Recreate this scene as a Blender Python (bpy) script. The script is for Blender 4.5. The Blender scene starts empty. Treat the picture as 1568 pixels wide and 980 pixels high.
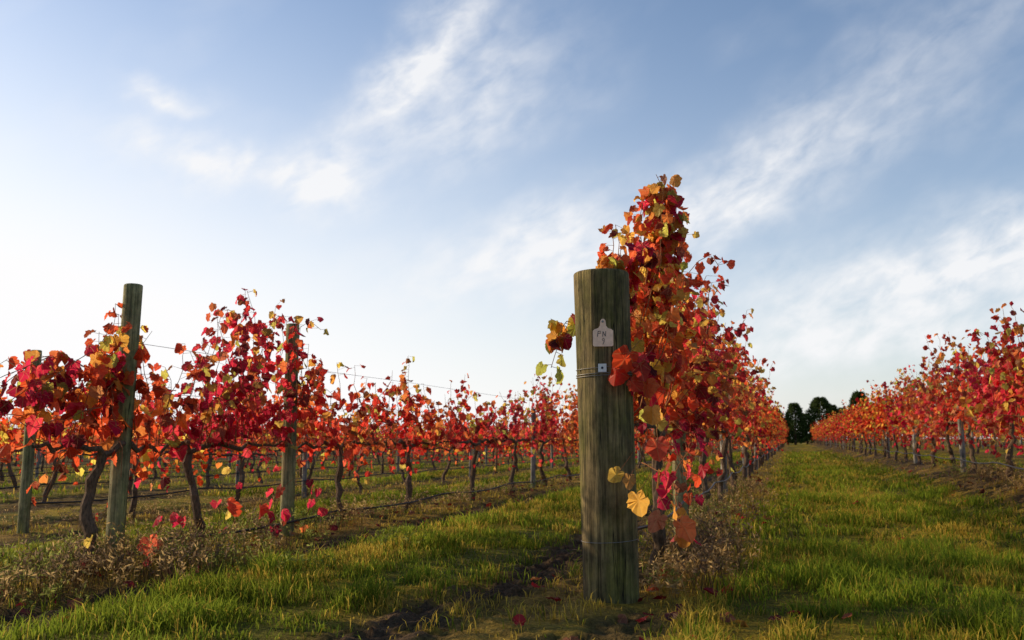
import bpy, math, numpy as np
from mathutils import Vector, Matrix
rng=np.random.default_rng(7)
scene=bpy.context.scene
R=math.radians
# ------------------------------------------------------------ noise / terrain
def h2(xi,yi,s):
    v=np.sin(xi*127.1+yi*311.7+s*74.7)*43758.5453
    return v-np.floor(v)
def vn(x,y,s=0):
    x=np.asarray(x,float);y=np.asarray(y,float)
    xi=np.floor(x);yi=np.floor(y);fx=x-xi;fy=y-yi
    fx=fx*fx*(3-2*fx);fy=fy*fy*(3-2*fy)
    a=h2(xi,yi,s);b=h2(xi+1,yi,s);c=h2(xi,yi+1,s);d=h2(xi+1,yi+1,s)
    return (a*(1-fx)+b*fx)*(1-fy)+(c*(1-fx)+d*fx)*fy
def fbm(x,y,s=0,o=3):
    t=0;a=.5;n=0
    for i in range(o):
        t=t+a*vn(x*2**i,y*2**i,s+i*3);n+=a;a*=.5
    return t/n
def sst(e0,e1,x):
    t=np.clip((np.asarray(x,float)-e0)/(e1-e0),0,1);return t*t*(3-2*t)
ROW0=-.94;SP=3.66
def rowd(x):
    m=np.mod(np.asarray(x,float)-ROW0+SP/2,SP)-SP/2
    return np.abs(m)
def masks(x,y):
    d=rowd(x)+ (fbm(x*1.1,y*.9,5)-.5)*.5
    side=np.where(x<ROW0,1.0,.15)
    soil=np.exp(-((d-.72)/.32)**2)*side*sst(.2,.5,fbm(x*1.9+9,y*1.1,11)+.12)
    soil=np.clip(soil*1.2,0,1)*sst(.15,.5,fbm(x*6,y*6,77)+.12)
    soil=np.maximum(soil, sst(2.0,2.35,x)*sst(3.2,2.8,x)*.85*sst(.3,.55,fbm(x*2,y*1.2,40)))
    soil=np.maximum(soil,.75*sst(.5,.2,rowd(x))*sst(.45,.62,fbm(x*3,y*2.2,91)))
    strip=1-sst(.3,.75,d)
    return np.clip(soil,0,1),strip
def gz(x,y):
    x=np.asarray(x,float);y=np.asarray(y,float)
    z=.32*sst(1.5,3.0,x)-.07*sst(-2.8,-4.2,x)-.14*sst(-5,-8.3,x)
    soil,strip=masks(x,y)
    z=z+.05*(fbm(x*.8,y*.8,1)-.5)+soil*(-.03+.10*(fbm(x*8,y*8,21)-.5)+.06*(vn(x*22,y*22,2)-.5))
    z=z+strip*.03*fbm(x*3,y*3,8)
    return z
def gzf(x,y): return float(gz(np.array([x]),np.array([y]))[0])
# ------------------------------------------------------------ mesh builder
class MB:
    def __init__(s): s.v=[];s.c=[];s.u=[];s.t=[];s.q=[];s.tm=[];s.qm=[];s.n=0
    def add(s,v,tri=None,quad=None,col=(1,1,1),uv=None,mat=0):
        v=np.asarray(v,float).reshape(-1,3);k=len(v)
        c=np.asarray(col,float)
        if c.ndim==1: c=np.tile(c[:3],(k,1))
        if uv is None: uv=np.zeros((k,3))
        s.v.append(v);s.c.append(c);s.u.append(uv)
        if tri is not None and len(tri):
            s.t.append(np.asarray(tri,int)+s.n);s.tm.append(np.full(len(tri),mat))
        if quad is not None and len(quad):
            s.q.append(np.asarray(quad,int)+s.n);s.qm.append(np.full(len(quad),mat))
        s.n+=k
    def tube(s,pts,rad,n=5,col=(1,1,1),mat=0,cap=False):
        P=np.asarray(pts,float);m=len(P);rad=np.broadcast_to(rad,(m,)).astype(float)
        T=np.gradient(P,axis=0);T/=np.linalg.norm(T,axis=1)[:,None]+1e-9
        ref=np.array([0,0,1.]) if abs(T[:,2]).mean()<.8 else np.array([1.,0,0])
        A=np.cross(T,ref);A/=np.linalg.norm(A,axis=1)[:,None]+1e-9;B=np.cross(T,A)
        an=np.arange(n)*2*np.pi/n
        V=P[:,None]+rad[:,None,None]*(np.cos(an)[None,:,None]*A[:,None]+np.sin(an)[None,:,None]*B[:,None])
        i=np.arange(m-1)[:,None]*n;j=np.arange(n)[None];j2=(j+1)%n
        Q=np.stack([i+j,i+j2,i+n+j2,i+n+j],-1).reshape(-1,4)
        s.add(V.reshape(-1,3),quad=Q,col=col,mat=mat)
    def mesh(s,name,mats,smooth=False):
        me=bpy.data.meshes.new(name)
        V=np.vstack(s.v);me.vertices.add(len(V));me.vertices.foreach_set('co',V.ravel())
        t=np.vstack(s.t) if s.t else np.zeros((0,3),int);q=np.vstack(s.q) if s.q else np.zeros((0,4),int)
        L=np.concatenate([t.ravel(),q.ravel()]);me.loops.add(len(L));me.loops.foreach_set('vertex_index',L)
        nf=len(t)+len(q);me.polygons.add(nf)
        st=np.concatenate([np.arange(len(t))*3,len(t)*3+np.arange(len(q))*4])
        me.polygons.foreach_set('loop_start',st)
        mi=np.concatenate(s.tm+s.qm) if (s.tm or s.qm) else np.zeros(nf)
        me.polygons.foreach_set('material_index',mi.astype(int))
        me.polygons.foreach_set('use_smooth',np.full(nf,smooth))
        me.update(calc_edges=True)
        a=me.attributes.new('Col','FLOAT_COLOR','POINT');C=np.vstack(s.c);C=np.hstack([C,np.ones((len(C),1))]);a.data.foreach_set('color',C.ravel())
        a=me.attributes.new('luv','FLOAT_VECTOR','POINT');a.data.foreach_set('vector',np.vstack(s.u).ravel())
        for m in mats: me.materials.append(m)
        me.validate();return me
    def obj(s,name,mats,smooth=False,parent=None):
        o=bpy.data.objects.new(name,s.mesh(name,mats,smooth));scene.collection.objects.link(o)
        if parent: o.parent=parent
        return o
def empty(name,loc=(0,0,0)):
    e=bpy.data.objects.new(name,None);e.location=loc;e.empty_display_size=.1;scene.collection.objects.link(e);return e
# ------------------------------------------------------------ node helpers
class NT:
    def __init__(s,nt): s.nt=nt;s.n=nt.nodes;s.l=nt.links
    def new(s,t,**k):
        n=s.n.new(t)
        for a,b in k.items(): setattr(n,a,b)
        return n
    def put(s,sock,v):
        if isinstance(v,bpy.types.NodeSocket): s.l.new(v,sock)
        else: sock.default_value=v
    def m(s,op,a,b=0,c=0,clamp=False):
        n=s.new('ShaderNodeMath',operation=op,use_clamp=clamp)
        s.put(n.inputs[0],a);s.put(n.inputs[1],b);s.put(n.inputs[2],c);return n.outputs[0]
    def noise(s,vec,scale,detail=4,rough=.55,dist=0):
        n=s.new('ShaderNodeTexNoise');s.put(n.inputs['Vector'],vec);n.inputs['Scale'].default_value=scale
        n.inputs['Detail'].default_value=detail;n.inputs['Roughness'].default_value=rough;n.inputs['Distortion'].default_value=dist;return n.outputs['Fac']
    def ramp(s,f,stops,interp='LINEAR'):
        n=s.new('ShaderNodeValToRGB');s.put(n.inputs[0],f);e=n.color_ramp.elements;n.color_ramp.interpolation=interp
        while len(e)<len(stops): e.new(.5)
        for x,(p,c) in zip(e,stops):
            x.position=p;x.color=(c,c,c,1) if not hasattr(c,'__len__') else (*c,1)
        return n.outputs[0]
    def mix(s,f,a,b,bt='MIX'):
        n=s.new('ShaderNodeMix',data_type='RGBA',blend_type=bt);s.put(n.inputs[0],f);s.put(n.inputs[6],a if isinstance(a,bpy.types.NodeSocket) else (*a,1));s.put(n.inputs[7],b if isinstance(b,bpy.types.NodeSocket) else (*b,1));return n.outputs[2]
    def vscale(s,v,x,y,z):
        n=s.new('ShaderNodeMapping');s.put(n.inputs[0],v);n.inputs['Scale'].default_value=(x,y,z);return n.outputs[0]
    def attr(s,name): 
        n=s.new('ShaderNodeAttribute');n.attribute_name=name;return n
def mat(name):
    m=bpy.data.materials.new(name);m.use_nodes=True;m.node_tree.nodes.clear();t=NT(m.node_tree)
    out=t.new('ShaderNodeOutputMaterial');return m,t,out
def principled(t,out,col,rough=.8,bump=None,bs=.3,bd=.01,spec=.3,metal=0):
    p=t.new('ShaderNodeBsdfPrincipled');t.put(p.inputs['Base Color'],col if isinstance(col,bpy.types.NodeSocket) else (*col,1));t.put(p.inputs['Roughness'],rough)
    p.inputs['Specular IOR Level'].default_value=spec;p.inputs['Metallic'].default_value=metal
    if bump is not None:
        b=t.new('ShaderNodeBump');b.inputs['Strength'].default_value=bs;b.inputs['Distance'].default_value=bd;t.put(b.inputs['Height'],bump);t.l.new(b.outputs[0],p.inputs['Normal'])
    if out: t.l.new(p.outputs[0],out.inputs[0])
    return p
# ---- leaf: thin blade, diffuse reflection plus strong transmission of sunlight
def leaf_mat(name,tr=.5,veins=True,hue=True,refl=.7,tg=.75,gloss=True):
    m,t,out=mat(name);c=t.attr('Col').outputs['Color']
    if veins:
        geo=t.new('ShaderNodeNewGeometry')
        nz=t.noise(geo.outputs['Position'],38,2,.6)
        c=t.mix(t.ramp(nz,[(.45,0),(.72,.55)]),c,t.mix(1.0,c,(.55,.3,.3),'MULTIPLY'))
    if hue:
        oi=t.new('ShaderNodeObjectInfo');hs=t.new('ShaderNodeHueSaturation')
        t.l.new(t.m('MULTIPLY_ADD',oi.outputs['Random'],.022,.490),hs.inputs['Hue']);t.l.new(t.m('MULTIPLY_ADD',oi.outputs['Random'],.3,.85),hs.inputs['Value']);t.l.new(c,hs.inputs['Color']);c=hs.outputs[0]
    if veins:
        sx=t.new('ShaderNodeSeparateXYZ');t.l.new(t.attr('luv').outputs['Vector'],sx.inputs[0])
        th=t.m('ABSOLUTE',t.m('ARCTAN2',sx.outputs[0],sx.outputs[1]))
        f=t.m('PINGPONG',th,R(27.5));r=t.m('SQRT',t.m('ADD',t.m('POWER',sx.outputs[0],2.),t.m('POWER',sx.outputs[1],2.)))
        dd=t.m('MULTIPLY',r,t.m('SINE',f))
        v=t.m('SUBTRACT',1.0,t.m('DIVIDE',dd,.03),clamp=True)
        c=t.mix(t.m('MULTIPLY',v,.3),c,(.6,.4,.14))
    p=t.new('ShaderNodeBsdfDiffuse');t.l.new(t.mix(1.0,c,(refl,refl,refl),'MULTIPLY'),p.inputs[0]);src=p.outputs[0]
    if gloss:
        gl=t.new('ShaderNodeBsdfGlossy');gl.inputs['Roughness'].default_value=.45;gl.inputs[0].default_value=(1,1,1,1)
        m0=t.new('ShaderNodeMixShader');m0.inputs[0].default_value=.025;t.l.new(src,m0.inputs[1]);t.l.new(gl.outputs[0],m0.inputs[2]);src=m0.outputs[0]
    tl=t.new('ShaderNodeBsdfTranslucent')
    g=t.new('ShaderNodeGamma');t.l.new(c,g.inputs[0]);g.inputs[1].default_value=tg
    t.l.new(g.outputs[0],tl.inputs[0])
    mx=t.new('ShaderNodeMixShader');mx.inputs[0].default_value=tr;t.l.new(src,mx.inputs[1]);t.l.new(tl.outputs[0],mx.inputs[2]);t.l.new(mx.outputs[0],out.inputs[0])
    return m
M_leaf=leaf_mat('vine_leaf',.64,refl=.8,tg=.74)
M_leaf_far=leaf_mat('vine_leaf_plain',.64,False,True,refl=.7,tg=.8,gloss=False)
M_fall=leaf_mat('fallen_leaf',.2,hue=False)
M_grass=leaf_mat('grass_blade',.5,False,False,.8,.78,gloss=False)
M_weed=leaf_mat('dry_weed',.4,False,False,gloss=False)
M_tree=leaf_mat('tree_foliage',.15,False,True,gloss=False)
# ---- vine wood
m,t,out=mat('vine_bark');geo=t.new('ShaderNodeNewGeometry')
nz=t.noise(t.vscale(geo.outputs['Position'],1,1,.3),70,3,.7)
principled(t,out,t.mix(1.0,t.ramp(nz,[(.3,(.4,.4,.4)),(.7,(1.5,1.4,1.3))]),t.attr('Col').outputs['Color'],'MULTIPLY'),.9,nz,.8,.01,.1);M_bark=m
# ---- post wood
def wood(name,base,dark,green,lich=.5,sc=1.0):
    m,t,out=mat(name);tc=t.new('ShaderNodeTexCoord').outputs['Object']
    fine=t.noise(t.vscale(tc,60,60,1.6),1*sc,6,.65,.3)
    med=t.noise(t.vscale(tc,13,13,1.2),1*sc,4,.6,1.0)
    blot=t.noise(t.vscale(tc,1,1,.45),5*sc,5,.65)
    pat=t.noise(t.vscale(tc,1,1,.6),9*sc,6,.7)
    c=t.mix(t.ramp(fine,[(.35,0),(.62,1)]),dark,base)
    c=t.mix(t.m('MULTIPLY',t.ramp(blot,[(.42,0),(.62,1)]),lich),c,green)
    c=t.mix(t.ramp(med,[(.30,.85),(.45,0)]),c,tuple(x*.4 for x in dark))
    c=t.mix(1.0,c,t.ramp(pat,[(.32,(.4,.42,.4)),(.5,(1,1,1)),(.68,(1.7,1.65,1.5))]),'MULTIPLY')
    crack=t.ramp(t.noise(t.vscale(tc,34,34,.9),1,2,.5,.6),[(.485,0),(.5,1),(.515,0)])
    crack=t.m('MULTIPLY',crack,t.ramp(t.noise(t.vscale(tc,6,6,2.5),1,2),[(.5,0),(.56,1)]))
    c=t.mix(crack,c,(.008,.007,.005))
    h=t.m('SUBTRACT',t.m('ADD',fine,t.m('MULTIPLY',med,.6)),t.m('MULTIPLY',crack,.9))
    principled(t,out,c,.85,h,.9,.016,.2);return m
M_post=wood('weathered_green_timber',(.26,.19,.09),(.055,.04,.018),(.085,.085,.013),.7)
M_post2=wood('grey_timber',(.36,.31,.15),(.12,.11,.055),(.14,.16,.035),.6)
M_post3=wood('silver_timber',(.30,.27,.24),(.14,.13,.12),(.15,.16,.1),.4)
m,t,out=mat('post_end_grain');tc=t.new('ShaderNodeTexCoord').outputs['Object']
principled(t,out,t.ramp(t.noise(tc,40,4),[(.3,(.05,.055,.03)),(.7,(.2,.2,.1))]),.9,t.noise(tc,60,3),.6,.01);M_end=m
def simple(name,c,r,metal=0,var=.25):
    m,t,out=mat(name);tc=t.new('ShaderNodeNewGeometry').outputs['Position']
    principled(t,out,t.ramp(t.noise(tc,45,2),[(.3,tuple(x*(1-var) for x in c)),(.7,tuple(min(1,x*(1+var)) for x in c))]),r,metal=metal);return m
M_wire=simple('galvanised_wire',(.22,.21,.2),.5,.7)
M_pipe=simple('black_poly_pipe',(.018,.018,.018),.45)
M_tag=simple('faded_plastic_tag',(.92,.60,.43),.5,0,.1)
M_label=simple('white_label',(.7,.7,.68),.5,0,.1)
M_ink=simple('ink',(.03,.025,.05),.6)
# ---- ground material
m,t,out=mat('vineyard_ground');geo=t.new('ShaderNodeNewGeometry').outputs['Position']
n1=t.noise(geo,3.0,5,.7);n2=t.noise(geo,45,4,.7);n3=t.noise(geo,.25,2,.5)
c=t.attr('Col').outputs['Color']
c=t.mix(1.0,c,t.ramp(n2,[(.3,(.35,.35,.35)),(.7,(1.6,1.55,1.45))]),'MULTIPLY')
c=t.mix(1.0,c,t.ramp(n1,[(.3,(.55,.6,.55)),(.7,(1.4,1.25,1.1))]),'MULTIPLY')
c=t.mix(1.0,c,t.ramp(n3,[(.3,(.8,.85,.8)),(.7,(1.2,1.1,1.0))]),'MULTIPLY')
principled(t,out,c,.95,t.m('ADD',n2,n1),.9,.03,.08);M_ground=m
# ------------------------------------------------------------ ground
def grow(a,b,s,f):
    r=[a];
    while abs(r[-1]-a)<abs(b-a):
        r.append(r[-1]+math.copysign(s,b-a));s*=f
    return r[1:]
xs=np.array(sorted(grow(-9,-1800,.1,1.08))+list(np.arange(-9,-4,.06))+list(np.arange(-4,-.2,.03))+list(np.arange(-.2,6,.06))+grow(6,1800,.1,1.09))
ys=np.array(sorted(grow(2,-300,.15,1.15))+list(np.arange(2,3.2,.06))+list(np.arange(3.2,7,.03))+list(np.arange(7,16,.06))+grow(16,2200,.08,1.03))
X,Y=np.meshgrid(xs,ys,indexing='ij')
nx,ny=len(xs),len(ys)
Z=gz(X,Y)
i=np.arange(nx-1)[:,None]*ny;j=np.arange(ny-1)[None]
Q=np.stack([i+j,i+ny+j,i+ny+j+1,i+j+1],-1).reshape(-1,4)
soil,strip=masks(X,Y)
mossn=fbm(X*1.3,Y*1.3,33)
def lerp(a,b,f): return np.asarray(a)*(1-f[...,None])+np.asarray(b)*f[...,None]
C=np.zeros(X.shape+(3,))+np.array([.11,.115,.015])
C=lerp(C,(.33,.25,.025),sst(.34,.60,mossn)*.85)
C=lerp(C,(.27,.18,.045),strip*(.55+.4*sst(.4,.6,fbm(X*2,Y*2,60))))
C=lerp(C,(.075,.053,.038),soil)
g=MB();g.add(np.stack([X,Y,Z],-1).reshape(-1,3),quad=Q,col=C.reshape(-1,3))
g.obj('ground',[M_ground],True)
# ------------------------------------------------------------ grass
def blades(mb,x,y,h,w,col,lean=.5,mat=0):
    n=len(x);z=gz(x,y)-.005
    a=rng.uniform(0,2*np.pi,n);ax=np.cos(a);ay=np.sin(a)
    b=rng.uniform(0,2*np.pi,n);L=rng.uniform(.1,1,n)*lean*h;lx=np.cos(b)*L;ly=np.sin(b)*L
    V=np.zeros((n,5,3));W=w/2
    V[:,0]=np.stack([x-ax*W,y-ay*W,z],-1);V[:,1]=np.stack([x+ax*W,y+ay*W,z],-1)
    mx=x+lx*.35;my=y+ly*.35;mz=z+h*.6
    V[:,2]=np.stack([mx+ax*W*.8,my+ay*W*.8,mz],-1);V[:,3]=np.stack([mx-ax*W*.8,my-ay*W*.8,mz],-1)
    V[:,4]=np.stack([x+lx,y+ly,z+h*(1-.25*L/(h+1e-6))],-1)
    k=np.arange(n)*5
    q=np.stack([k,k+1,k+2,k+3],-1);tr=np.stack([k+3,k+2,k+4],-1)
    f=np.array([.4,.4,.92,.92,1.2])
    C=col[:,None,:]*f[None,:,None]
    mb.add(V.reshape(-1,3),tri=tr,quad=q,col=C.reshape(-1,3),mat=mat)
gm=MB()
def field(x0,x1,y0,y1,dens,w,hs=1.0):
    n=int((x1-x0)*(y1-y0)*dens);x=rng.uniform(x0,x1,n);y=rng.uniform(y0,y1,n)
    s,st=masks(x,y);cl=fbm(x*2.2,y*2.2,70);cl2=fbm(x*5,y*5,71)
    p=(1-.96*s)*(1-.7*st)*(.12+.95*sst(.32,.6,cl2));k=rng.random(n)<p
    x,y,s,st,cl,cl2=[v[k] for v in (x,y,s,st,cl,cl2)];n=len(x)
    h=(.02+.09*sst(.36,.7,cl)*rng.uniform(.5,1.1,n)+.06*sst(.5,.7,cl2))*(1-.45*s)*(1-.3*st)*hs+rng.random(n)**6*.06
    r=rng.random((n,1));c=np.array([.085,.155,.010])*(1-r)+np.array([.29,.36,.022])*r
    c=c*(.7+.5*sst(.35,.65,fbm(x*.9,y*.9,44)))[:,None]
    mo=fbm(x*1.3,y*1.3,33)
    ye=(rng.random(n)<(.08+.6*st+.7*sst(.40,.60,mo)*sst(.7,.42,cl)))[:,None]
    c=np.where(ye,np.array([.62,.42,.05])*rng.uniform(.6,1.1,(n,1)),c)
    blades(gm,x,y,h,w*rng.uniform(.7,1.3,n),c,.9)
field(-6.2,3.2,2.2,8,2900,.0054)
field(-8.5,3.4,8,15,1000,.009)
field(-12,4.0,15,30,330,.015,1.0)
field(-13,3.6,30,60,60,.03,1.1)
field(-26,-12,9,36,50,.022,1.4)
gm.obj('grass',[M_grass])
# ---- dry weeds along vine strips
wm=MB()
def weeds(cx,cy,n,hh,col,spread=.12):
    x=cx+rng.normal(0,spread,n);y=cy+rng.normal(0,spread,n);z=gz(x,y)
    for k in range(n):
        h=hh*rng.uniform(.45,1.1);dx,dy=rng.normal(0,.3*h,2);c=np.array(col)*rng.uniform(.5,1.25)
        p=np.array([[x[k],y[k],z[k]-.01],[x[k]+dx*.35,y[k]+dy*.35,z[k]+h*.55],[x[k]+dx,y[k]+dy,z[k]+h]])
        wm.tube(p,[.0018,.0014,.0008],3,c)
        m_=rng.integers(3,7);b=p[1]+(p[2]-p[1])*rng.random((m_,1));d=rng.normal(0,1,(m_,3));d/=np.linalg.norm(d,axis=1)[:,None];d[:,2]=abs(d[:,2])
        e=b+d*rng.uniform(.02,.05,(m_,1));s_=np.cross(d,rng.normal(0,1,(m_,3)));s_/=np.linalg.norm(s_,axis=1)[:,None]+1e-6
        wd=rng.uniform(.003,.007,(m_,1))
        V=np.stack([b,(b+e)/2+s_*wd,e,(b+e)/2-s_*wd],1).reshape(-1,3);kk=np.arange(m_)*4
        wm.add(V,quad=np.stack([kk,kk+1,kk+2,kk+3],-1),col=c*1.15)
tan=(.50,.32,.12);pur=(.20,.13,.075);gr=(.24,.27,.05)
for yy in np.arange(3.6,18,.15):
    for rx,lo in ((-4.6,3.6),(-.94,4.95),(-8.26,8.0),(2.72,8)):
        if yy<lo or rng.random()<.2: continue
        near=yy<9
        c=[tan,pur,gr][rng.choice(3,p=[.45,.3,.25])]
        hh=rng.uniform(.12,.3)*(1.15 if rx==-4.6 else .95)
        if rx==-.94 and yy<5.5: hh*=.6
        weeds(rx+rng.normal(0,.24)+(.12 if rx==-.94 else 0),yy+rng.normal(0,.08),int(rng.integers(14,34)*(1 if near else .6)),hh,c,.09)
for k in range(54):
    weeds(-4.35+rng.normal(0,.45),4.2+rng.random()*2.1,24,rng.uniform(.12,.36),[tan,pur,gr][rng.choice(3,p=[.22,.38,.4])],.1)
for k in range(12):
    weeds(-.62+rng.normal(0,.1),5.1+rng.random()*1.6,26,rng.uniform(.2,.42),[tan,pur][rng.integers(2)],.07)
wm.obj('dry_weeds',[M_weed])
# ------------------------------------------------------------ vine leaves
half=[(.12,-.13),(.26,-.18),(.38,-.13),(.45,.0),(.44,.12),(.53,.20),(.58,.34),(.53,.47),(.41,.55),(.36,.66),(.22,.82)]
O=[(0,0)]+half+[(0,.95)]+[(-a,b) for a,b in half[::-1]]
LF=np.array(O+[(0,.28)]);LFN=len(O)
half2=[(.28,-.17),(.45,.08),(.57,.34),(.42,.54),(.24,.78)]
O2=[(0,0)]+half2+[(0,.94)]+[(-a,b) for a,b in half2[::-1]]
LS=np.array(O2+[(0,.28)]);LSN=len(O2)
def leaves(mb,P,T,N,S,C,detail=True,mat=0,flat=False):
    base,n_=(LF,LFN) if detail else (LS,LSN)
    P,T,N,S,C=[np.asarray(a,float) for a in (P,T,N,S,C)];k=len(P)
    if k==0:return
    T=T/np.linalg.norm(T,axis=1)[:,None];B=np.cross(T,N);B/=np.linalg.norm(B,axis=1)[:,None]+1e-9;N=np.cross(B,T)
    u=base[None,:,0]*np.ones((k,1));v=base[None,:,1]*np.ones((k,1))
    u=u*rng.uniform(.8,1.12,(k,1))+rng.normal(0,.022,u.shape);v=v+rng.normal(0,.022,v.shape)
    fold=rng.normal(0,.6,(k,1));cur=rng.normal(.35,.6,(k,1));tw=rng.normal(0,.5,(k,1))
    if flat: fold*=.5;cur*=.6
    w=fold*np.abs(u)-cur*v*v*.6-.5*cur*u*u+tw*u*v+rng.normal(0,.04,u.shape)
    V=P[:,None]+S[:,None,None]*(u[...,None]*B[:,None]+v[...,None]*T[:,None]+w[...,None]*N[:,None])
    m_=len(base);i=np.arange(k)[:,None]*m_;j=np.arange(n_)[None]
    tri=np.stack([i+j,i+(j+1)%n_,i+n_+0*j],-1).reshape(-1,3)
    Cc=C[:,None,:]*rng.uniform(.85,1.1,(k,m_,1))
    rimc=np.where(rng.random((k,1,1))<.3,np.array([.75,.5,.5]),np.array([1.,1.,1.]))
    Cc[:,:n_]*=rimc
    uv=np.zeros((k,m_,3));uv[...,0]=base[:,0];uv[...,1]=base[:,1]
    mb.add(V.reshape(-1,3),tri=tri,col=Cc.reshape(-1,3),uv=uv.reshape(-1,3),mat=mat)
PAL=np.array([[.38,.007,.012],[.78,.013,.018],[.92,.045,.03],[.92,.19,.035],[.94,.40,.045],[.92,.68,.08],[.52,.60,.07],[.14,.018,.015],[.50,.16,.06]])
W_red=np.array([.24,.36,.20,.07,.04,.03,.02,.08,.03]);W_or=np.array([.12,.20,.19,.15,.13,.10,.04,.05,.05]);W_ye=np.array([.02,.05,.10,.11,.25,.32,.20,.0,.02])
def pick(w,n):
    w=w/w.sum();c=PAL[rng.choice(len(PAL),n,p=w)];return np.minimum(c*rng.uniform(.7,1.1,(n,1)),.95)
BK=(.13,.09,.06);CN=(.30,.14,.065)
def vine(mb,x0,y0,y1,top,dy=.09,node=.07,nl=1,spread=.28,W=W_red,detail=True,gf=gzf,cz=.88,tips=1.0,trunk=None,skip=0.,xoff=0.,ls=(.07,.115),low=.2,gap=.42):
    yc=(y0+y1)/2+rng.normal(0,.06) if trunk is None else trunk
    g0=gf(x0,yc);sd=rng.integers(1000);pet=detail and y0<10
    k=11;zz=np.linspace(-.06,cz-.06,k)
    px=x0+np.cumsum(rng.normal(0,.022,k));py=yc+np.cumsum(rng.normal(0,.030,k))+np.linspace(-1,1,k)*rng.normal(0,.07)
    P=np.stack([px,py,g0+zz],-1)
    mb.tube(P,np.linspace(.044,.028,k)*rng.uniform(.75,1.3,k),8 if detail else 5,BK,1)
    for e in (y0,y1):
        q=11;f=np.linspace(0,1,q);yy=P[-1,1]+(e-P[-1,1])*f
        A=np.stack([P[-1,0]+(x0-P[-1,0])*f+rng.normal(0,.016,q),yy,g0+cz-.06+.06*np.minimum(1,f*4)+rng.normal(0,.02,q)],-1);A[0]=P[-1]
        mb.tube(A,np.linspace(.025,.010,q)*rng.uniform(.75,1.35,q),6 if detail else 4,BK,1)
    LP=[];LT=[];LN=[];LSz=[];LC=[]
    for y in np.arange(y0,y1,dy):
        y=y+rng.normal(0,.03)
        if rng.random()<skip: continue
        tz=top(y)
        r=rng.random();H=tz*(1 if r>.75 else rng.uniform(.62,.98))-cz
        if rng.random()<.10: H=rng.uniform(.2,.5)
        H=max(H,.15);hang=rng.random()<low
        if hang: H=-rng.uniform(.1,.5)
        L=abs(H)*1.08;n=max(4,int(L/.12)+2);f=np.linspace(0,1,n)
        tx=rng.normal(xoff,spread);ty=rng.normal(0,.13)
        w=rng.normal(0,.02,(n,2)).cumsum(0)
        cx=x0+tx*f**.8+w[:,0];cy=y+ty*f+w[:,1];czz=g0+cz+H*f
        if hang: czz=czz+.25*np.sin(f*3.14)*.6
        elif rng.random()<.25:
            czz-=np.where(f>.7,(f-.7)**2*3*H,0);cx+=np.where(f>.7,(f-.7)*.5*np.sign(tx),0)
        Cn=np.stack([cx,cy,czz],-1)
        mb.tube(Cn,np.linspace(.0048,.002,n),4 if detail else 3,CN,1)
        m_=int(L/node)
        if m_<1: continue
        for rep in range(nl):
            ff=np.linspace(.10,1.0,m_)+rng.normal(0,.02,m_);ff=np.clip(ff,.02,1)
            keep=rng.random(m_)<(.62+.3*ff)
            cyy=np.interp(ff,f,Cn[:,1]);cz2=np.interp(ff,f,Cn[:,2])
            cl=fbm(cyy*2.3,cz2*2.6,sd,2)
            keep&=(cl>gap)|(rng.random(m_)<.22)|(ff>.93)
            ff=ff[keep];q=len(ff)
            if q==0: continue
            B=np.stack([np.interp(ff,f,Cn[:,a]) for a in range(3)],-1)
            ang=rng.uniform(0,2*np.pi,q);pl=rng.uniform(.03,.10,q)
            D=np.stack([np.cos(ang)*1.1,np.sin(ang),rng.uniform(-.3,.5,q)],-1)
            E=B+D*pl[:,None]
            if pet:
                for a in range(q): mb.tube(np.array([B[a],E[a]]),[.0016,.0011],3,(.35,.08,.04),1)
            T=D*.55+rng.normal(0,.35,(q,3));T[:,2]-=.75
            N=np.stack([D[:,0],D[:,1],np.full(q,.5)],-1)+rng.normal(0,.45,(q,3))
            s=rng.uniform(ls[0],ls[1],q)*(1-.35*ff**3)
            wt=np.clip(ff*1.25-.45,0,1)*tips*(0 if hang else 1)
            c1=pick(W,q);c2=pick(W_ye*.6+W*.4,q);c=np.where((rng.random(q)<wt*.6)[:,None],c2,c1)
            cb=pick(W,1)[0];c=c*.85+cb*.15
            LP.append(E);LT.append(T);LN.append(N);LSz.append(s);LC.append(c)
    if LP: leaves(mb,np.vstack(LP),np.vstack(LT),np.vstack(LN),np.concatenate(LSz),np.vstack(LC),detail)
MV=[M_leaf,M_bark];MF=[M_leaf_far,M_bark]
pL=np.array([(3.9,1.15),(4.43,1.2),(4.73,1.3),(4.95,1.62),(5.2,1.82),(5.48,1.95),(5.9,1.95),(6.12,1.35),(6.4,2.12),(6.7,1.75),(7.0,2.5),(7.28,2.25),(7.7,2.25),(8.13,2.15),(8.4,1.7),(9.1,1.68),(10.1,1.5),(10.95,1.9),(11.4,1.5),(12.4,1.78),(13.9,1.6),(15.8,1.7),(17.2,2.15),(19.3,2.1),(24,2.1),(200,2.1)])
topL=lambda y: float(np.interp(y,pL[:,0],pL[:,1]))+.05
segs=[(4.7,6.0,5.2,.034,1,.25,.0),(6.15,7.7,6.45,.036,1,.30,.03),(7.7,9.7,8.9,.045,1,.34,0.),(9.7,11.9,10.9,.055,1,.34,0.)]
for a,b,tr,dy,nl,gp,xo in segs:
    mb=MB();vine(mb,-4.6,a,b,topL,dy,.050,nl,.17,W_red,True,gzf,.86,.8,tr,.12,xo,(.07,.115),.2,gp);mb.obj('grapevine',MV)
for a in np.arange(11.9,23,2.2):
    mb=MB();vine(mb,-4.6,a,a+2.2,topL,.055,.065,1,.22,W_red,True,skip=.05,gap=.36);mb.obj('grapevine',MV)
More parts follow.
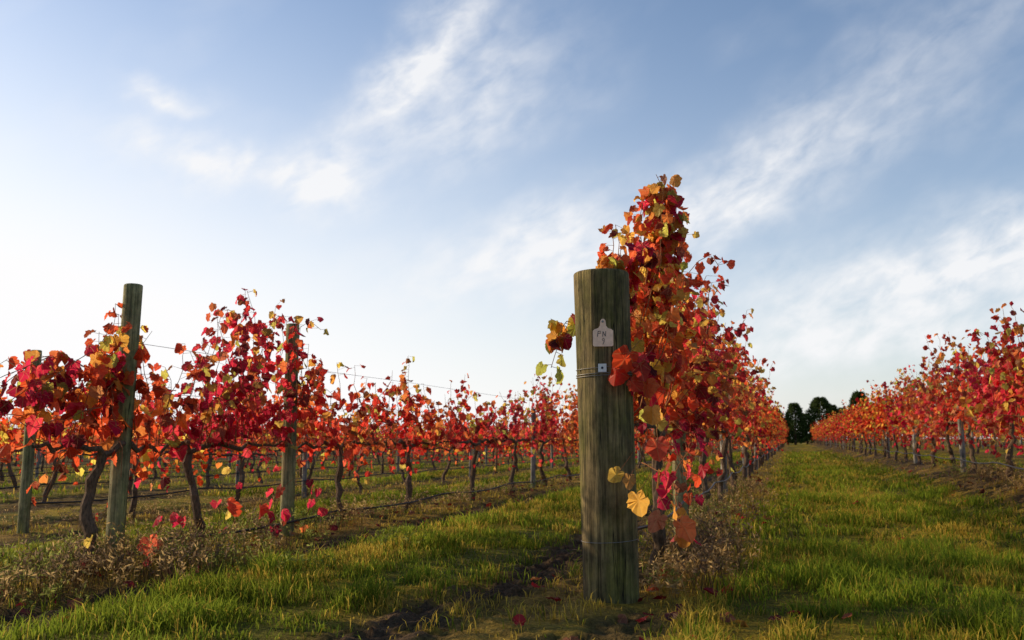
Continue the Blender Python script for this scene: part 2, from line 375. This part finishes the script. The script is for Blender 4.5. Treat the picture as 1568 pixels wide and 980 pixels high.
pM=np.array([(5.2,2.0),(5.6,2.12),(6.0,2.5),(6.35,2.55),(6.7,2.3),(7.5,2.15),(8.5,2.25),(9.6,2.4),(11,2.3),(13,2.3),(300,2.3)])
topM=lambda y: float(np.interp(y,pM[:,0],pM[:,1]))
first=True
for a in np.arange(5.3,22,2.1):
    mb=MB();vine(mb,-.94,a,a+2.1,topM,.042 if a<9.6 else .055,.056,1 if a>8 else 2,.15,W_or*.75+W_red*.25 if first else W_red*.6+W_or*.4,True,cz=.92,tips=1.0,xoff=.13,trunk=(6.3 if first else None),low=.1,ls=(.068,.108),gap=.42);mb.obj('grapevine',MV);first=False
topR=lambda y: 1.94+.22*math.sin(y*1.7)+.1*math.sin(y*4.1)
for a in np.arange(8.6,22,2.1):
    mb=MB();vine(mb,2.72,a,a+2.1,topR,.042,.062,1 if a>13 else 2,.24,W_or*.35+W_red*.65,True,cz=.85,tips=.7,gap=.34);mb.obj('grapevine',MV)
hm=MB()
def shoot(pts,W,sc=(.08,.12),node=.06,r=.004):
    P=np.array(pts,float);n=14;f=np.linspace(0,1,n);ff=np.linspace(0,1,len(P))
    C=np.stack([np.interp(f,ff,P[:,a]) for a in range(3)],-1)+rng.normal(0,.006,(n,3))
    hm.tube(C,np.linspace(r,r*.5,n),5,CN,1)
    L=np.linalg.norm(np.diff(C,axis=0),axis=1).sum();q=max(2,int(L/node));g_=rng.uniform(.05,1,q);g_[0]=.98
    B=np.stack([np.interp(g_,f,C[:,a]) for a in range(3)],-1)
    D=rng.normal(0,1,(q,3));D/=np.linalg.norm(D,axis=1)[:,None];E=B+D*.05
    for a in range(q): hm.tube(np.array([B[a],E[a]]),[.0018,.0012],3,(.35,.1,.05),1)
    T=D*.5;T[:,2]-=.8;N=D+rng.normal(0,.5,(q,3))
    leaves(hm,E,T,N,rng.uniform(sc[0],sc[1],q),pick(W,q),True)
Wg=np.array([0,.02,.03,.1,.2,.3,.45,0,0.]);Wd=np.array([.3,.1,0,0,.1,.1,.2,.2,.0])
shoot([(-.98,5.5,1.4),(-1.13,5.3,1.56),(-1.25,5.15,1.52),(-1.30,5.1,1.25)],Wg*.9+Wd*.5,node=.028,sc=(.06,.09))
shoot([(-1.0,5.6,1.4),(-1.2,5.4,1.48),(-1.36,5.3,1.56)],Wg,node=.04,sc=(.06,.09))
for k in range(4):
    shoot([(-1.0,5.6,1.5),(-1.04+rng.normal(0,.04),5.4,1.75),(-.99+rng.normal(0,.05),5.3,1.90)],W_ye,node=.03,sc=(.06,.09))
for k in range(4):
    shoot([(-.95,5.7,1.7),(-.88+rng.normal(0,.05),5.5,1.85),(-.82+rng.normal(0,.05),5.45,2.0)],W_or,node=.035,sc=(.06,.09))
for k in range(9):
    x=-.76+rng.normal(0,.05);shoot([(-.88,6.1,1.6),(-.8+rng.normal(0,.05),6.1,2.1),(x,6.05+rng.normal(0,.1),2.50+rng.normal(0,.06))],W_ye*.7+W_or*.5,node=.033,sc=(.06,.09))
shoot([(-.9,5.4,1.3),(-.78,5.05,1.3),(-.77,4.9,1.18)],W_red,node=.035,sc=(.08,.11))
shoot([(-.9,5.5,1.15),(-.75,5.3,1.1),(-.72,5.2,.85),(-.66,5.1,.62)],W_or+W_red,node=.09,sc=(.07,.10))
shoot([(-.9,5.8,.7),(-.68,5.5,.62),(-.62,5.2,.5),(-.58,5.1,.34)],W_or+W_red*.6,node=.10,sc=(.08,.11))
for k in range(5):
    y=5.5+rng.random()*2.2;shoot([(-.85,y,1.0),(-.7+rng.normal(0,.1),y-.1,.85),(-.65+rng.normal(0,.12),y-.2,rng.uniform(.35,.7))],W_red+W_or,node=.16,sc=(.07,.1))
for k in range(13):
    y=5.5;e=rng.uniform(3.9,5.2);x=-4.6+rng.normal(0,.14)
    shoot([(-4.6,y,1.1+rng.uniform(0,.3)),(x,(y+e)/2,1.2+rng.normal(0,.1)),(x+rng.normal(0,.1),e,1.05+rng.normal(0,.13))],W_red+np.array([.1,.1,0,0,.03,.03,.06,.05,0]),node=.075,sc=(.07,.105))
for k in range(11):
    y=rng.uniform(5.0,8.5);x=-4.5+rng.normal(0,.12);z=rng.uniform(.1,.5);shoot([(x,y,.0),(x+.05,y+.05,z*.7),(x+.1,y+rng.normal(0,.1),z)],W_red+W_ye*.1,node=.2,sc=(.07,.10))
hm.obj('vine_shoots',MV)
big=MB()
L=[((-.80,4.76,1.30),.14,(.85,.012,.02)),((-.87,4.745,1.21),.10,(.75,.01,.02)),((-.74,4.745,1.24),.10,(.4,.01,.02)),((-.79,4.74,1.15),.09,(.8,.03,.03)),((-.66,4.72,.84),.12,(.85,.03,.03)),((-.76,4.7,.57),.115,(.9,.38,.05)),((-.85,4.70,.685),.085,(.85,.45,.06)),((-.80,4.71,.66),.075,(.5,.2,.05)),((-.57,4.9,.42),.12,(.85,.12,.04)),((-.66,4.8,.46),.11,(.5,.12,.06)),((-.72,5.0,1.02),.11,(.85,.35,.06)),
((-4.2,5.35,.18),.13,(.8,.05,.04)),((-4.1,6.1,.38),.13,(.8,.02,.03)),((-4.25,6.8,.3),.12,(.7,.02,.03)),((-4.35,7.3,.42),.12,(.65,.02,.02))]
for p,s,c in L:
    N=np.array([[.25+rng.normal(0,.35),-1,.25+rng.normal(0,.3)]]);T=np.array([[rng.normal(0,.5),-.2,-1]])
    leaves(big,[p],T,N,[s],[c],True)
    p=np.array(p);b=p+np.array([.02,.35,.12])
    big.tube(np.array([p,p+(b-p)*.5+np.array([.03,0,.03]),b]),[.0018,.002,.0025],4,(.35,.12,.05),1)
big.obj('large_vine_leaves',MV)
flat0=lambda x,y:0.
varsR=[];varsO=[]
for k in range(6):
    ph=rng.random()*6
    tp=lambda y,ph=ph:1.85+.28*math.sin(y*2.3+ph)+.14*math.sin(y*5+ph*2)
    mb=MB();vine(mb,0,-1.1,1.1,tp,.056,.070,1,.24,W_red if k<4 else W_or*.5+W_red*.5,False,flat0,ls=(.08,.13),skip=.08,low=.28,gap=.38);varsR.append(mb.mesh('grapevine_mesh_red',MF))
    tp=lambda y,ph=ph:2.1+.2*math.sin(y*2.3+ph)+.1*math.sin(y*5+ph*2)
    mb=MB();vine(mb,0,-1.1,1.1,tp,.056,.070,1,.26,W_or*.4+W_red*.6,False,flat0,ls=(.085,.135),tips=.8,gap=.36);varsO.append(mb.mesh('grapevine_mesh_orange',MF))
dist=empty('distant_grapevines')
def inst(x,y,me,sc=1):
    o=bpy.data.objects.new('vine',me);o.location=(x,y,gzf(x,y));o.rotation_euler=(0,0,math.pi*int(rng.integers(2)));o.scale=(1,1.02,sc*rng.uniform(.92,1.08));o.parent=dist;scene.collection.objects.link(o)
for y in np.arange(25.1-1,115,2.2): inst(-4.6,y,varsR[rng.integers(6)],1.08)
for y in np.arange(23.3,122,2.15): inst(-.94,y,varsO[rng.integers(6)],1.08)
for y in np.arange(24.5,122,2.15): inst(2.72,y,varsO[rng.integers(6)],.95)
starts={}
for k in range(2,15):
    x=ROW0-SP*k;s=8.4+(k-2)*.9;starts[x]=s
    for y in np.arange(s+(1.9 if k==2 else 1),85,2.2): inst(x,y,varsR[rng.integers(6)],.94)
for k in range(2,6):
    x=ROW0+SP*k;s=9+k;starts[x]=s
    for y in np.arange(s+1,90,2.2): inst(x,y,varsO[rng.integers(6)],.92)
# ------------------------------------------------------------ posts
def post(name,x,y,h,r0,r1,mats,lean=(0,0),n=40,parent=None,rows=26,amp=.012):
    mb=MB();gz0=gzf(x,y)
    zs=np.concatenate([np.linspace(-.25,h-.012,rows),[h-.004,h]])
    an=np.arange(n)*2*np.pi/n;V=[]
    for z in zs:
        f=max(0,z/h);r=r0+(r1-r0)*f
        if z>h-.01: r-= .004 if z<h-.001 else .012
        rr=r*(1+amp*4*(vn(np.cos(an)*2+9,np.sin(an)*2+z*1.2,3)-.5)+amp*(vn(an*9,z*2.0+an*0,4)-.5))
        V.append(np.stack([np.cos(an)*rr+lean[0]*f,np.sin(an)*rr+lean[1]*f,an*0+z],-1))
    V=np.array(V);m_=len(zs)
    i=np.arange(m_-1)[:,None]*n;j=np.arange(n)[None];j2=(j+1)%n
    Q=np.stack([i+j,i+j2,i+n+j2,i+n+j],-1).reshape(-1,4)
    VV=np.vstack([V.reshape(-1,3),[[lean[0],lean[1],h+.002]]])
    mb.add(VV,quad=Q,mat=0);a=(m_-1)*n
    me_t=[(a+k,a+(k+1)%n,m_*n) for k in range(n)]
    mb.t.append(np.array(me_t));mb.tm.append(np.full(n,1))
    o=mb.obj(name,mats,True)
    o.location=(x,y,gz0)
    if parent: o.parent=parent
    return o
PM=empty('end_post',(-.943,4.93,gzf(-.943,4.93)))
o=post('timber',-.943,4.93,1.755,.146,.153,[M_post,M_end],(-.035,0),64,rows=60);o.location=(0,0,0);o.parent=PM
def ring(z,r,rad,turns,matl,name,lean=-.035,wob=.006):
    mb=MB();n=40*turns;a=np.linspace(0,2*np.pi*turns,n)
    P=np.stack([np.cos(a)*r+lean*z/1.755,np.sin(a)*r,z+np.linspace(0,.012*turns,n)+wob*np.sin(a*1.0+1)],-1)
    mb.tube(P,rad,5,(.5,.5,.5));o=mb.obj(name,[matl],True);o.parent=PM;return o
ring(1.17,.154,.0022,2,M_wire,'wire_wrap_upper');ring(1.215,.154,.0016,1,M_wire,'wire_wrap_top',wob=.01);ring(.30,.152,.0016,1,M_wire,'wire_wrap_lower')
fa=math.atan2(-4.93,.943)
def plate(name,outline,z,ang,r,th,matl,par=PM,tilt=.04):
    mb=MB();n=len(outline);t_=np.array([-math.sin(ang),math.cos(ang),0]);nn=np.array([math.cos(ang),math.sin(ang),0]);up=np.array([0,0,1])
    V=[]
    for d in (0,th):
        for (a,b) in outline: V.append(nn*(r+d-b*tilt)+t_*a+up*(z+b)+np.array([-.035*z/1.755,0,0]))
    c0=len(V);V.append(nn*(r+th)+up*z+np.array([-.035*z/1.755,0,0]))
    tri=[(n+k,n+(k+1)%n,c0) for k in range(n)];q=[(k,(k+1)%n,n+(k+1)%n,n+k) for k in range(n)]
    mb.add(V,tri=tri,quad=q);o=mb.obj(name,[matl]);o.parent=par;return o
tw=.054
tagout=[(-tw,-.05),(-tw+.006,-.056),(tw-.006,-.056),(tw,-.05),(tw,.028),(tw-.008,.036),(.026,.042),(.017,.055),(.014,.082),(.006,.092),(-.006,.092),(-.014,.082),(-.017,.055),(-.026,.042),(-tw+.008,.036),(-tw,.028)]
plate('ear_tag',tagout,1.385,fa,.158,.003,M_tag)
plate('tag_nail',[(.006*math.cos(k*.785),.006*math.sin(k*.785)) for k in range(8)],1.462,fa,.157,.008,M_wire,tilt=0)
mb=MB()
def ink(pts):
    t_=np.array([-math.sin(fa),math.cos(fa),0]);nn=np.array([math.cos(fa),math.sin(fa),0])
    P=[nn*(.1625-b*.04)+t_*a+np.array([-.035*1.385/1.755,0,1.385+b]) for a,b in pts];mb.tube(np.array(P),.0013,4)
ink([(-.03,-.004),(-.026,.026)]);ink([(-.027,.024),(-.014,.026),(-.012,.015),(-.027,.012)]);ink([(-.002,-.004),(0,.024)]);ink([(0,.024),(.012,-.002)]);ink([(.012,-.002),(.015,.026)])
ink([(.004,-.028),(-.006,-.02),(0,-.012),(.008,-.018),(.006,-.03),(-.002,-.046)])
o=mb.obj('tag_writing',[M_ink]);o.parent=PM
plate('staple_label',[(-.022,-.022),(.022,-.022),(.022,.022),(-.022,.022)],1.215,fa-.06,.157,.003,M_label)
plate('label_hole',[(.007*math.cos(k*.785),.007*math.sin(k*.785)) for k in range(8)],1.215,fa-.06,.159,.003,M_ink,tilt=0)
post('wooden_post',-4.6,5.5,2.03,.062,.066,[M_post2,M_end],(.045,0),32)
post('wooden_post',-4.6,7.83,2.02,.066,.063,[M_post2,M_end],(-.02,.03),32)
post('wooden_post',-8.26,8.4,2.05,.062,.06,[M_post2,M_end],(.02,0),24)
post('wooden_post',-.94,8.1,1.95,.062,.06,[M_post2,M_end],(0,0),28)
far=empty('distant_trellis_posts')
for rx,st in [(-.94,13.5),(-4.6,16.5),(2.72,16.9)]:
    for y in np.arange(st,32,6.2):
        post('wooden_post',rx,y,1.45 if rx<0 else 1.85,.045,.043,[M_post3,M_end],(rng.normal(0,.02),rng.normal(0,.02)),14,rows=8)
base=post('post',0,0,1.45,.042,.04,[M_post3,M_end],(0.01,0),10,rows=6);pme=base.data;bpy.data.objects.remove(base)
for x,s in list(starts.items())+[(-.94,38),(-4.6,39),(2.72,36)]:
    for y in np.arange(s+6.2 if x==-8.26 else s,85,8.8):
        o=bpy.data.objects.new('post',pme);o.location=(x,y,gzf(x,y));o.rotation_euler=(rng.normal(0,.02),rng.normal(0,.02),rng.random()*6);o.parent=far;scene.collection.objects.link(o)
# ------------------------------------------------------------ wires and drip lines
def line(mb,x,y0,y1,z,r,sag=0,step=1.0,wob=0):
    ys_=np.arange(y0,y1,step);zz=gzf(x,(y0+10))+z-sag*np.abs(np.sin((ys_-y0)*math.pi/3.1))+rng.normal(0,wob,len(ys_))
    mb.tube(np.stack([np.full_like(ys_,x)+rng.normal(0,wob,len(ys_)),ys_,zz],-1),r,5 if r>.004 else 3,(.3,.3,.3))
wmb=MB()
for x,s in [(-.94,5.0),(-4.6,5.5),(2.72,8.)]+[(a,b) for a,b in starts.items() if a>-20]:
    for z in (.9,1.25,1.6): 
        line(wmb,x+.03,s,80,z,.0022,.0,2.5,.004)
wmb.obj('trellis_wires',[M_wire])
dmb=MB()
line(dmb,-.87,5.0,80,.34,.010,.06,.5,.004);line(dmb,-4.5,5.6,80,.19,.011,.05,.5,.004)
line(dmb,2.62,7.5,80,.30,.010,.04,.5,.004)
for a,b in starts.items():
    if a>-24: line(dmb,a+.05,b,70,.32,.011,.04,.8,.004)
dmb.obj('drip_irrigation_pipe',[M_pipe],True)
# ------------------------------------------------------------ fallen leaves
fm=MB();n=480
rx=np.where(rng.random(n)<.45,-.94,np.where(rng.random(n)<.7,-4.6,2.4));x=rx+rng.normal(.2,.5,n);y=3.2+rng.random(n)**1.2*20;z=gz(x,y)+rng.uniform(.02,.06,n)
T=np.stack([rng.normal(0,1,n),rng.normal(0,1,n),rng.normal(0,.3,n)],-1);N=np.stack([rng.normal(0,.4,n),rng.normal(0,.4,n),np.ones(n)],-1)
leaves(fm,np.stack([x,y,z],-1),T,N,rng.uniform(.045,.08,n),pick(np.array([.3,.15,.06,.05,.05,.03,0,.3,.4]),n)*.75,True,0,True)
fm.obj('fallen_leaves',[M_fall])
# ------------------------------------------------------------ trees at the end of the block
def conifer(h,w,seed):
    mb=MB();mb.tube([(0,0,-.2),(0.05,0,h*.5),(0,0,h*.97)],[.22,.13,.02],7,BK,1)
    n=4200;f=rng.random(n)**.8;ang=rng.random(n)*2*np.pi
    prof=np.clip(1.03-f,0,1)**.55*np.clip(f*5+.5,0,1)
    lump=.6+.75*vn(ang*1.6+seed,f*7,seed)
    rr=w*prof*lump*np.sqrt(rng.uniform(.35,1,n))
    P=np.stack([np.cos(ang)*rr,np.sin(ang)*rr,h*(.04+.96*f)],-1)
    D=np.stack([np.cos(ang),np.sin(ang),rng.uniform(-.2,.9,n)],-1)+rng.normal(0,.3,(n,3));D/=np.linalg.norm(D,axis=1)[:,None]
    S=np.cross(D,rng.normal(0,1,(n,3)));S/=np.linalg.norm(S,axis=1)[:,None];L=rng.uniform(.2,.5,(n,1))
    V=np.stack([P-S*.1,P+S*.1,P+D*L],1).reshape(-1,3);k=np.arange(n)*3
    c=np.array([.07,.11,.03])*rng.uniform(.5,1.7,(n,1))*(.6+.7*vn(ang*2,f*9,seed+5))[:,None]
    mb.add(V,tri=np.stack([k,k+1,k+2],-1),col=np.repeat(c,3,0))
    return mb.mesh('conifer_mesh',[M_tree,M_bark])
cv=[conifer(6,2.0,1),conifer(6,2.4,2),conifer(6,1.8,3)]
for x,y,s,v in [(-1.9,131,.82,0),(-.5,137,.62,1),(.5,131,.93,0),(2.1,136,.7,1),(3.8,131,1.0,1),(5.5,134,.85,2),(7.0,138,.8,1),(8.9,132,1.12,2),(10.6,137,.8,1),(12.4,133,.9,0),(-4.6,135,.8,1),(-7,133,.82,0),(15,136,.95,1)]:
    o=bpy.data.objects.new('conifer_tree',cv[v]);o.location=(x,y,gzf(x,y));o.scale=(s,s,s);o.rotation_euler=(0,0,rng.random()*6);scene.collection.objects.link(o)
# ------------------------------------------------------------ light, sky
SAZ=-83;SEL=18.5
w=bpy.data.worlds.new('World');scene.world=w;w.use_nodes=True;w.node_tree.nodes.clear();t=NT(w.node_tree)
sky=t.new('ShaderNodeTexSky',sky_type='NISHITA',sun_disc=False,sun_elevation=R(SEL),sun_rotation=R(SAZ),air_density=1.0,dust_density=1.0,ozone_density=3.0)
tc=t.new('ShaderNodeTexCoord').outputs['Generated'];sx=t.new('ShaderNodeSeparateXYZ');t.l.new(tc,sx.inputs[0])
az=t.m('MULTIPLY',t.m('ARCTAN2',sx.outputs[0],sx.outputs[1]),57.2958);el=t.m('MULTIPLY',t.m('ARCSINE',sx.outputs[2]),57.2958)
cb=t.new('ShaderNodeCombineXYZ');t.l.new(az,cb.inputs[0]);t.l.new(el,cb.inputs[1]);co=cb.outputs[0]
wn=t.new('ShaderNodeTexNoise');t.l.new(co,wn.inputs['Vector']);wn.inputs['Scale'].default_value=.22;wn.inputs['Detail'].default_value=4
wv=t.new('ShaderNodeVectorMath',operation='MULTIPLY_ADD');t.l.new(wn.outputs['Color'],wv.inputs[0]);wv.inputs[1].default_value=(5,5,0);wv.inputs[2].default_value=(-2.5,-2.5,0)
wa=t.new('ShaderNodeVectorMath',operation='ADD');t.l.new(wv.outputs[0],wa.inputs[0]);t.l.new(co,wa.inputs[1]);cw=wa.outputs[0]
def rotv(ang,sxx,syy):
    n=t.new('ShaderNodeMapping');n.vector_type='TEXTURE';t.l.new(co,n.inputs[0]);n.inputs['Rotation'].default_value=(0,0,R(ang));n.inputs['Scale'].default_value=(sxx,syy,1);return n.outputs[0]
def blob(a0,e0,ang,sa,se,amp,src=None):
    n=t.new('ShaderNodeMapping');n.vector_type='TEXTURE';t.l.new(src or cw,n.inputs[0]);n.inputs['Location'].default_value=(a0,e0,0);n.inputs['Rotation'].default_value=(0,0,R(ang));n.inputs['Scale'].default_value=(sa,se,1000)
    l=t.new('ShaderNodeVectorMath',operation='LENGTH');t.l.new(n.outputs[0],l.inputs[0])
    return t.m('MULTIPLY',t.m('EXPONENT',t.m('MULTIPLY',t.m('POWER',l.outputs['Value'],2.),-1.)),amp)
bl=[(-22.8,23,48,6,1.6,1.25),(-19,21,30,6,3,.7),(-29,15.6,5,2.6,1.9,1.4),(-36,16.6,-6,4.8,1.2,1.4),(-38.2,19.9,0,2.0,.8,1.2),(-15,11.6,10,10,2.6,1.2),(-2,15.5,22,7,2.2,.8),(8,20.5,28,11,3,.3),(9,9.3,12,13,2.8,1.4),(4,5.2,6,9,1.2,.9)]
s=None
for b in bl:
    v=blob(*b);s=v if s is None else t.m('ADD',s,v)
n1=t.noise(rotv(26,2.8,1.5),1.0,6,.56,.25)
n2=t.noise(rotv(30,11,5),1.0,2,.5,.3)
cl=t.m('MULTIPLY',s,t.ramp(n1,[(.26,.18),(.66,1.0)]))
gen=t.m('MULTIPLY',t.ramp(n2,[(.48,0),(.8,.26)]),t.ramp(n1,[(.35,.3),(.7,1)]))
cl=t.m('ADD',cl,gen,clamp=True)
up=t.m('MULTIPLY',cl,t.ramp(t.m('DIVIDE',el,10.),[(0,0),(.1,1)]))
sunside=t.m('ADD',blob(-40,8,0,75,60,.6,co),.18)
haze=t.m('ADD',t.m('MULTIPLY',t.m('EXPONENT',t.m('DIVIDE',t.m('MAXIMUM',el,0.),-9.)),sunside),blob(-58,4,0,38,15,.95,co),clamp=True)
skc=t.mix(1.0,sky.outputs[0],(1.42,1.39,1.38),'MULTIPLY')
skc=t.mix(haze,skc,(8.3,8.25,8.3))
mixc=t.mix(t.m('MULTIPLY',up,.9),skc,(7.9,7.9,8.0))
bg=t.new('ShaderNodeBackground');t.l.new(mixc,bg.inputs[0]);bg.inputs[1].default_value=.12
wo=t.new('ShaderNodeOutputWorld');t.l.new(bg.outputs[0],wo.inputs[0])
sun=bpy.data.lights.new('sun','SUN');sun.energy=5.0;sun.angle=R(.5);sun.color=(1,.79,.50)
so=bpy.data.objects.new('sun',sun);scene.collection.objects.link(so)
sd=Vector((math.sin(R(SAZ))*math.cos(R(SEL)),math.cos(R(SAZ))*math.cos(R(SEL)),math.sin(R(SEL))))
so.rotation_euler=sd.to_track_quat('Z','Y').to_euler()
# ------------------------------------------------------------ camera
cam=bpy.data.cameras.new('camera');cam.sensor_width=36;cam.lens=32.14;cam.clip_end=5000;cam.clip_start=.05
cam.dof.use_dof=True;cam.dof.focus_distance=5.2;cam.dof.aperture_fstop=4.5
co_=bpy.data.objects.new('camera',cam);co_.location=(0,0,.85);co_.rotation_euler=(R(97.4),0,R(16.87));scene.collection.objects.link(co_);scene.camera=co_
scene.view_settings.view_transform='Standard';scene.view_settings.look='None';scene.view_settings.exposure=0
